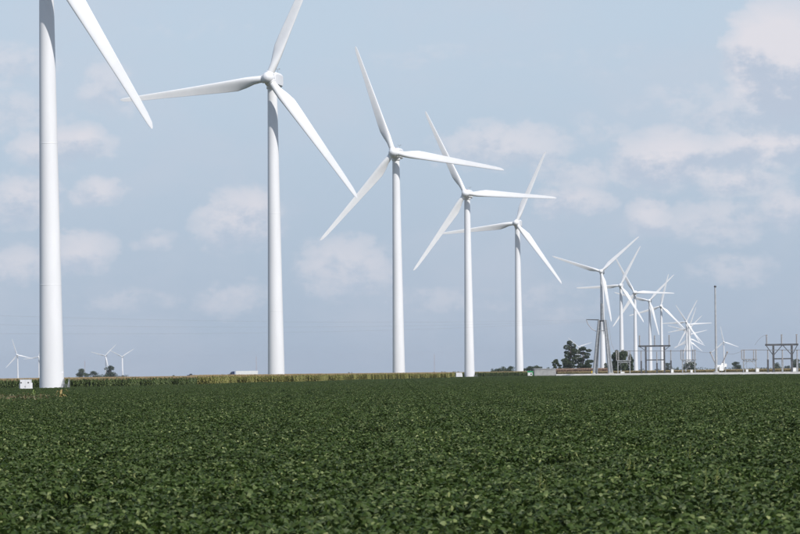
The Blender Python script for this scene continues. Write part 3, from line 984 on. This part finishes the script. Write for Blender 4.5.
def marker():
    x0, D = pos(592, 28); e = empty('marker_post', (x0, D, PADZ)); tag(e, 'short yellow marker post beside the steel pylon', 'post')
    MB().tube([(0, 0, 0), (0, 0, 1.1)], .32, 10).build('post', M_YELL, e)
    MB().lathe([(.32, 1.1), (.26, 1.22), (.02, 1.28)], n=10).build('cap', M_YELL, e)


marker()

# grey shed and green-topped booth
def shed():
    D = 1312; xa, xb = X_at(534.5, D), X_at(555.8, D); w = xb - xa; h = Z_at(545, 369.2, D); dp = 7.0
    e = empty('grey_shed', ((xa + xb) / 2, D, 0)); tag(e, 'long low grey ribbed-metal shed at the edge of the soybeans', 'shed')
    def wall(L, name, loc, rz):
        m = MB(); n = int(L / .3); vs = []; P = []
        for i in range(n):
            x0 = -L / 2 + L * i / n; s_ = L / n
            P += [(x0, 0), (x0 + s_ * .5, 0), (x0 + s_ * .6, -.05), (x0 + s_ * .9, -.05)]
        P.append((L / 2, 0)); k = len(P)
        vs = [(x, y, 0) for x, y in P] + [(x, y, h) for x, y in P]
        m.poly(vs, [(i, i + 1, k + i + 1, k + i) for i in range(k - 1)])
        o = m.build(name, M_GREYWALL, e); o.location = loc; o.rotation_euler = (0, 0, rz)
    wall(w, 'wall', (0, 0, 0), 0); wall(w, 'wall', (0, dp, 0), math.pi)
    wall(dp, 'wall', (w / 2, dp / 2, 0), math.pi / 2); wall(dp, 'wall', (-w / 2, dp / 2, 0), -math.pi / 2)
    MB().poly([(-w / 2 - .15, -.2, h), (w / 2 + .15, -.2, h), (w / 2 + .15, dp + .2, h + .02), (-w / 2 - .15, dp + .2, h + .02),
               (-w / 2 - .15, -.2, h + .12), (w / 2 + .15, -.2, h + .12), (w / 2 + .15, dp + .2, h + .3), (-w / 2 - .15, dp + .2, h + .3)],
              [(3, 2, 1, 0), (4, 5, 6, 7), (0, 1, 5, 4), (1, 2, 6, 5), (2, 3, 7, 6), (3, 0, 4, 7)]).build('roof', M_GREYWALL, e)
    MB().box((-w * .3, -.09, 1.3), (2.4, .05, 2.6)).build('door', M_GREYWALL, e)


shed()


def booth():
    D = 1306; px = 530; w = 2.5; x0 = X_at(px, D); h = 2.55
    e = empty('booth', (x0, D, 0)); tag(e, 'small white booth with a bright green top beside the grey shed', 'booth')
    MB().box((0, 0, h / 2), (w * .8, 1.6, h)).build('housing', M_CAB, e)
    MB().box((.06, 0, h + .27), (w * 1.05, 1.9, .5)).build('top', M_GREEN, e)
    MB().box((w * .48, .1, h * .75), (.3, 1.4, h * .45)).build('side_panel', M_GREEN, e)
    MB().box((-.3, -.82, 1.2), (.8, .04, 2.1)).build('door', M_CAB, e)
    MB().box((.45, -.82, 1.7), (.6, .04, .6)).build('window', M_GLASS, e)


booth()

# ------------------------------------------------------------------ road with truck and pickup
RD, RZ = 2190.0, 2.3
tag(MB().poly([(-420, RD - 14, 0), (-420, RD - 5, RZ), (-420, RD + 6, RZ), (-420, RD + 16, 0), (120, RD - 14, 0), (120, RD - 5, RZ), (120, RD + 6, RZ), (120, RD + 16, 0)],
              [(0, 4, 5, 1), (1, 5, 6, 2), (2, 6, 7, 3)]).build('road_embankment', mat('asphalt_verge', (.06, .07, .045), (.09, .085, .06), .1, .9)), kind='structure')


def wheel(parent, x, y, r_=.5, w=.55):
    t = MB().lathe([(r_ * .55, -w / 2), (r_ * .95, -w / 2), (r_, -w * .35), (r_, w * .35), (r_ * .95, w / 2), (r_ * .55, w / 2)], axis='Y', n=20).build('wheel', M_BLACK, parent, (x, y, r_))
    MB().lathe([(.02, -w * .42), (r_ * .55, -w * .45), (r_ * .55, w * .45), (.02, w * .42)], axis='Y', n=16).build('rim', M_CAB, t)


def truck():
    x0 = X_at(247, RD); L = 22 * RD / F
    e = empty('semi_truck', (x0, RD, RZ)); tag(e, 'white semi-trailer truck with a dark blue cab on the far road', 'truck')
    me = MB().box((0, 0, 2.62), (L, 2.6, 2.85)).mesh('trailer_box', M_CAB)
    bm = bmesh.new(); bm.from_mesh(me); bmesh.ops.bevel(bm, geom=bm.edges[:], offset=.06, segments=2, affect='EDGES'); bm.to_mesh(me); bm.free(); share('trailer_box', me, e)
    MB().box((0, 0, 1.1), (L - .6, 1.0, .2)).build('chassis', M_DARK, e)
    # cab: sleeper, sloped roof fairing, hood; nose to the left
    P = [(-.1, .55), (-5.3, .55), (-5.35, 1.6), (-5.2, 1.75), (-3.55, 2.0), (-2.95, 3.0), (-2.3, 3.55), (-.75, 3.85), (-.1, 3.9)]
    n = len(P); xs = -L / 2 - .9
    v = [(xs + x, -1.2, z) for x, z in P] + [(xs + x, 1.2, z) for x, z in P]
    MB().poly(v, [tuple(range(n)), tuple(range(2 * n - 1, n - 1, -1))] + [((i + 1) % n, i, n + i, n + (i + 1) % n) for i in range(n)]).build('cab', M_BLUE, e)
    MB().poly([(xs - 3.5, -1.22, 2.1), (xs - 2.2, -1.22, 2.1), (xs - 2.2, -1.22, 2.95), (xs - 2.95, -1.22, 2.95)], [(0, 1, 2, 3)]).build('side_window', M_GLASS, e)
    MB().box((xs - 5.4, 0, .75), (.2, 2.3, .35)).build('bumper', M_GALV, e)
    for x in (xs - 4.5, xs - 1.7, xs - .4, L / 2 - 1.2, L / 2 - 2.5):
        for s_ in (-1, 1): wheel(e, x, s_ * 1.0)


truck()


def pickup():
    x0 = X_at(191, RD); e = empty('pickup_truck', (x0, RD, RZ)); tag(e, 'small dark blue pickup truck on the far road beyond the corn', 'pickup')
    P = [(x_, z_ * 1.22) for x_, z_ in [(-2.8, .5), (-2.85, 1.15), (-2.6, 1.3), (-1.35, 1.4), (-.75, 2.05), (.75, 2.08), (1.0, 1.4), (2.75, 1.38), (2.8, .5)]]
    n = len(P); v = [(x, -.98, z) for x, z in P] + [(x, .98, z) for x, z in P]
    MB().poly(v, [tuple(range(n - 1, -1, -1)), tuple(range(n, 2 * n))] + [(i, (i + 1) % n, n + (i + 1) % n, n + i) for i in range(n)]).build('body', M_BLUE, e)
    MB().poly([(-1.1, -1.0, 1.78), (.8, -1.0, 1.78), (.65, -1.0, 2.4), (-.72, -1.0, 2.4)], [(0, 1, 2, 3)]).build('side_window', M_GLASS, e)
    MB().box((-2.86, 0, .62), (.12, 1.9, .25)).build('bumper', M_GALV, e)
    for s_ in (-1, 1):
        MB().box((-2.82, s_ * .75, 1.05), (.1, .35, .2)).build('headlight', M_CAB, e)
        for x in (-1.8, 1.8): wheel(e, x, s_ * .85, .42, .28)


pickup()


def lattice_mast(px, ytop, D, label):
    x0 = X_at(px, D); g = ground_z(x0, D); h = Z_at(px, ytop, D) - g
    e = empty('radio_mast', (x0, D, g)); tag(e, label, 'radio mast', 'far radio masts')
    w = 1.1; legs = [(w, 0), (-w * .5, w * .87), (-w * .5, -w * .87)]
    for l in legs: MB().tube([(l[0], l[1], 0), (l[0], l[1], h)], .13, 5).build('leg', M_REDSTEEL, e)
    m = MB(); n = int(h / 3)
    for i in range(n):
        for k in range(3):
            a, b_ = legs[k], legs[(k + 1) % 3]
            m.tube([(a[0], a[1], h * i / n), (b_[0], b_[1], h * (i + 1) / n)], .07, 4, False)
    m.build('lattice', M_REDSTEEL, e)
    MB().tube([(0, 0, h), (0, 0, h + 4)], .1, 5).tube([(0, 0, h - 1), (1.1, 0, h - 1)], .08, 4).build('aerial', M_REDSTEEL, e)


lattice_mast(434.5, 355, 6500, 'faint thin radio mast standing between the third and fourth turbines of the row')
lattice_mast(256.5, 357, 6500, 'faint thin radio mast behind the white trailer truck')
lattice_mast(85, 361.5, 6800, 'faint thin radio mast behind the rounded tree near the largest turbine')

# ------------------------------------------------------------------ trees
def tleaf(name, a, b_, c): return mat(name, a, b_, .5, .6, trans=.2, island=[(0, a), (.55, b_), (1, c)])


TG = [tleaf('tree_leaf_dark', (.022, .038, .016), (.036, .058, .022), (.06, .085, .03)),
      tleaf('tree_leaf_mid', (.03, .05, .02), (.05, .072, .026), (.085, .105, .038))]


def tree(px, ytop, wpx, D, label, seed, style='round', group=None, n=None, leaf=None, name='leafy_tree'):
    rs = random.Random(seed); x0 = X_at(px, D); g = ground_z(x0, D); h = Z_at(px, ytop, D) - g; w = wpx * D / F / 2
    e = empty(name, (x0, D, g)); tag(e, label, 'tree' if h > 4.5 else 'bush', group)
    tr = max(.1, h * .022)
    MB().tube([(0, 0, -.2), (rs.gauss(0, .02) * h, 0, h * .3), (rs.gauss(0, .04) * h, 0, h * .6), (rs.gauss(0, .04) * h, 0, h * .88)], [tr * 1.3, tr, tr * .6, tr * .15], 8).build('trunk', M_BARK, e)
    # clumps
    if style == 'open':                       # tall, layered, with gaps
        clumps = []
        for k in range(16):
            t = .30 + .68 * (k / 15); env = math.sin(math.pi * min(1, (t - .1) / .95)) ** .6
            a = k * 2.4 + rs.gauss(0, .4); rr = w * env * rs.uniform(.35, .85) * (0.45 if t > .93 else 1)
            clumps.append((rr * math.cos(a), rr * math.sin(a), h * (t - .03), w * rs.uniform(.27, .44), h * rs.uniform(.042, .078)))
    elif style == 'low':
        clumps = [(rs.uniform(-.8, .8) * w, rs.uniform(-.5, .5) * w, h * rs.uniform(.3, .72), w * rs.uniform(.25, .4), h * rs.uniform(.2, .3)) for k in range(12)]
    else:
        clumps = []
        for k in range(26):
            t = rs.uniform(.18, .9); env = math.sqrt(max(.05, 1 - ((t - .5) / .5) ** 2)); a = rs.uniform(0, 6.28); rr = w * env * rs.uniform(.2, .82)
            clumps.append((rr * math.cos(a), rr * math.sin(a), h * t, w * rs.uniform(.28, .46), h * rs.uniform(.09, .16)))
        clumps.append((0, 0, h * .93, w * .25, h * .07))
    limb = MB()
    for c in clumps:
        zb = max(.15 * h, c[2] - .22 * h)
        limb.tube([(0, 0, zb), (c[0] * .5, c[1] * .5, (zb + c[2]) / 2 + .02 * h), (c[0], c[1], c[2])], [tr * .5, tr * .32, tr * .1], 5, False)
    limb.build('limbs', M_BARK, e)
    n = int((n or 1800) * 1.9); leaf = leaf or max(.4, h * .055); V = []; Fc = []
    tw = sum(c[3] ** 1.6 for c in clumps)
    for c in clumps:
        for q in range(int(n * c[3] ** 1.6 / tw)):
            d = Vector((rs.gauss(0, 1), rs.gauss(0, 1), rs.gauss(0, 1))).normalized() * rs.uniform(.35, 1) ** .5
            ctr = Vector((c[0] + d.x * c[3], c[1] + d.y * c[3], max(.05 * h, c[2] + d.z * c[4])))
            u = Vector((rs.gauss(0, 1), rs.gauss(0, 1), rs.gauss(0, .7))).normalized(); s_ = u.orthogonal().normalized()
            s_.rotate(Matrix.Rotation(rs.uniform(0, 6.28), 3, u)); t_ = u.cross(s_); L = leaf * rs.uniform(.6, 1.3)
            k = len(V)
            V += [tuple(ctr + s_ * L * .6), tuple(ctr + t_ * L * .4), tuple(ctr - s_ * L * .6), tuple(ctr - t_ * L * .4)]; Fc.append((k, k + 1, k + 2, k + 3))
    o = bpy.data.objects.new('crown', patch_mesh('crown', V, Fc, TG[seed % 2])); col.objects.link(o); o.parent = e
    return e


FT = 'dark trees on the far horizon'
tree(82, 368.6, 13.5, 3300, 'rounded dark tree on the horizon close to the largest turbine', 1, group=FT, n=1400)
tree(93, 371, 11.5, 3300, 'lower dark tree with a sloping crown between two taller horizon trees', 2, group=FT, n=1100)
tree(100, 373.8, 8, 3350, 'low dark bush beside the sloping-crowned horizon tree', 3, 'low', FT, 600)
tree(109.5, 366, 14, 3300, 'tallest dark tree on the horizon in front of a far turbine', 4, group=FT, n=1500)
tree(118, 373, 6, 3300, 'small dark bush between the tallest horizon tree and a low bush', 5, 'low', FT, 500)
tree(125.5, 373.8, 9, 3300, 'low dark bush at the foot of the far turbine behind it', 6, 'low', FT, 600)
tree(70.5, 376, 5, 3300, 'tiny dark bush close beside the largest turbine tower', 7, 'low', FT, 300)
SM = 'small bushes beyond the corn'
for k, (px, yt, w, lb) in enumerate([(174, 374.8, 4, 'tiny green bush beyond the corn near the pickup'), (213, 374, 4, 'tiny green bush beyond the corn before the truck cab'),
                                 (221.5, 373.8, 5, 'small green bush just ahead of the truck cab'), (350, 371.6, 5, 'small bush beyond the yellowing corn near the third turbine'),
                                 (434.5, 371.4, 4, 'tiny bush at the foot of the faint radio mast by the corn end'), (443.5, 370.5, 5, 'small bush beyond the end of the yellowing corn'),
                                 (453.5, 371, 6, 'small bush behind the white transformer box of the soybean turbine'), (458, 371, 5, 'second small bush behind the white transformer box')]):
    tree(px, yt, w, 2450, lb, 20 + k, 'low', SM, 260, name='bush')
MT = 'trees between the turbines and the shed'
for k, (px, yt, w, D, st, lb) in enumerate([(496, 368.2, 8, 2100, 'low', 'low tree at the outer end of the grove behind the corn strip'), (503, 366.3, 10, 2100, 'round', 'dark rounded tree in the grove behind the corn strip'),
                                 (510.5, 366, 8, 2100, 'round', 'dark tree directly beside the fifth turbine in the grove'), (523, 368.5, 4, 1900, 'round', 'narrow dark tree hard against the fifth turbine on the shed side'),
                                 (529.5, 366, 9, 2100, 'round', 'tree rising behind the green-topped booth'), (537, 365.2, 9, 2100, 'round', 'tree rising behind the near end of the grey shed'),
                                 (544.5, 366.5, 8, 2100, 'low', 'lower tree rising behind the grey shed roof')]):
    tree(px, yt, w + 3, D, lb, 40 + k, st, MT, 1200)
tree(556, 359.5, 11, 1650, 'small spreading tree just behind the end of the grey shed', 61, 'open', None, 1400, .5)
tree(562, 366, 8, 1700, 'low bush between the small spreading tree and the tall gapped tree', 62, 'low', None, 700)
tree(570.5, 340.8, 18, 1650, 'tall narrow tree with gaps in its crown beside the steel pylon', 63, 'open', None, 3600, .42)
tree(583.5, 346.5, 20, 1650, 'tall broad tree with gaps in its crown next to the steel pylon', 64, 'open', None, 3800, .42)
tree(566.5, 357, 9, 1680, 'dense lower tree in front of the tall gapped trees', 65, 'round', None, 1200, .5)
tree(588, 359.5, 10, 1640, 'dense lower tree at the foot of the tall broad tree', 66, 'round', None, 1200, .5)
tree(606.5, 363, 6, 1700, 'small tree seen between the legs of the steel pylon', 67, 'round', None, 700)
CT_ = 'dense tree clump behind the insulator rack'
tree(616, 350.8, 9, 1700, 'narrow dark tree of the clump behind the insulator rack, nearest the pylon', 70, 'round', CT_, 1500)
tree(623, 350, 13, 1700, 'broad domed tree in the middle of the clump behind the insulator rack', 71, 'round', CT_, 2400)
tree(630.5, 354, 8, 1700, 'lower tree of the clump behind the insulator rack, on the portal frame side', 72, 'round', CT_, 1300)
RT = 'trees on the horizon behind the substation'
tree(668, 363, 9, 3000, 'small tree on the horizon by the unbraced portal frame', 80, 'round', RT, 700)
tree(675, 366, 8, 3000, 'low tree on the horizon between the portal frame and switch stand', 81, 'low', RT, 500)
tree(685.5, 362.3, 8, 2800, 'dark tree behind the switch stand, on its portal frame side', 82, 'round', RT, 900)
tree(691.5, 360.8, 11, 2800, 'broad dark tree behind the switch stand under the bunch of turbines', 83, 'round', RT, 1300)
tree(735.8, 361.8, 10, 2800, 'round dark tree standing alone between the mast and a switch stand', 84, 'round', RT, 1200)
tree(777, 362.5, 9, 2900, 'pale dark tree seen inside the knee-braced portal frame', 85, 'round', RT, 900)
tree(787, 365, 7, 2900, 'lower tree seen inside the knee-braced portal frame', 86, 'low', RT, 500)
tree(796.5, 358.8, 12, 2800, 'large dark tree behind the knee-braced frame column farther from the mast', 87, 'round', RT, 1300)


def treeline(pxa, pxb, D, hm, seed, label):
    rs = random.Random(seed); V = []; Fc = []
    xa, xb = X_at(pxa, D), X_at(pxb, D)
    for i in range(int((xb - xa) * 5)):
        x = rs.uniform(xa, xb); y = D + rs.uniform(-12, 12); g = ground_z(x, D)
        t = .55 + .45 * mnoise.noise(Vector((x * .03, seed, 0))) + .3 * mnoise.noise(Vector((x * .11, seed, 2)))
        ctr = Vector((x, y, g + max(.1, hm * t * rs.uniform(0, 1) ** .6)))
        u = Vector((rs.gauss(0, 1), rs.gauss(0, 1), rs.gauss(0, .7))).normalized(); s_ = u.orthogonal().normalized(); t_ = u.cross(s_); L = rs.uniform(.8, 1.7)
        k = len(V); V += [tuple(ctr + s_ * L * .6), tuple(ctr + t_ * L * .5), tuple(ctr - s_ * L * .6), tuple(ctr - t_ * L * .5)]; Fc.append((k, k + 1, k + 2, k + 3))
    o = bpy.data.objects.new('far_treeline', patch_mesh('far_treeline', V, Fc, TG[0])); col.objects.link(o)
    tag(o, label, 'treeline', kind='stuff')


treeline(560, 840, 4200, 8, 3, 'low bluish treeline along the horizon behind the substation')
treeline(455, 560, 4600, 5, 4, 'very low treeline along the horizon behind the corn strip')

# ------------------------------------------------------------------ haze
def haze():
    m = bpy.data.materials.new('haze_air'); m.use_nodes = True; t = m.node_tree; t.nodes.clear()
    b = NB(t); v = b.n('ShaderNodeVolumePrincipled'); o = b.n('ShaderNodeOutputMaterial'); b.link(v.outputs[0], o.inputs['Volume'])
    v.inputs['Color'].default_value = (.86, .92, 1, 1); v.inputs['Density'].default_value = 3.3e-5; v.inputs['Anisotropy'].default_value = .2
    h = MB().box((0, 8900, 49), (22400, 18900, 146)).build('haze', m)
    tag(h, 'thin pale summer haze over the whole plain', 'haze', kind='stuff')


haze()
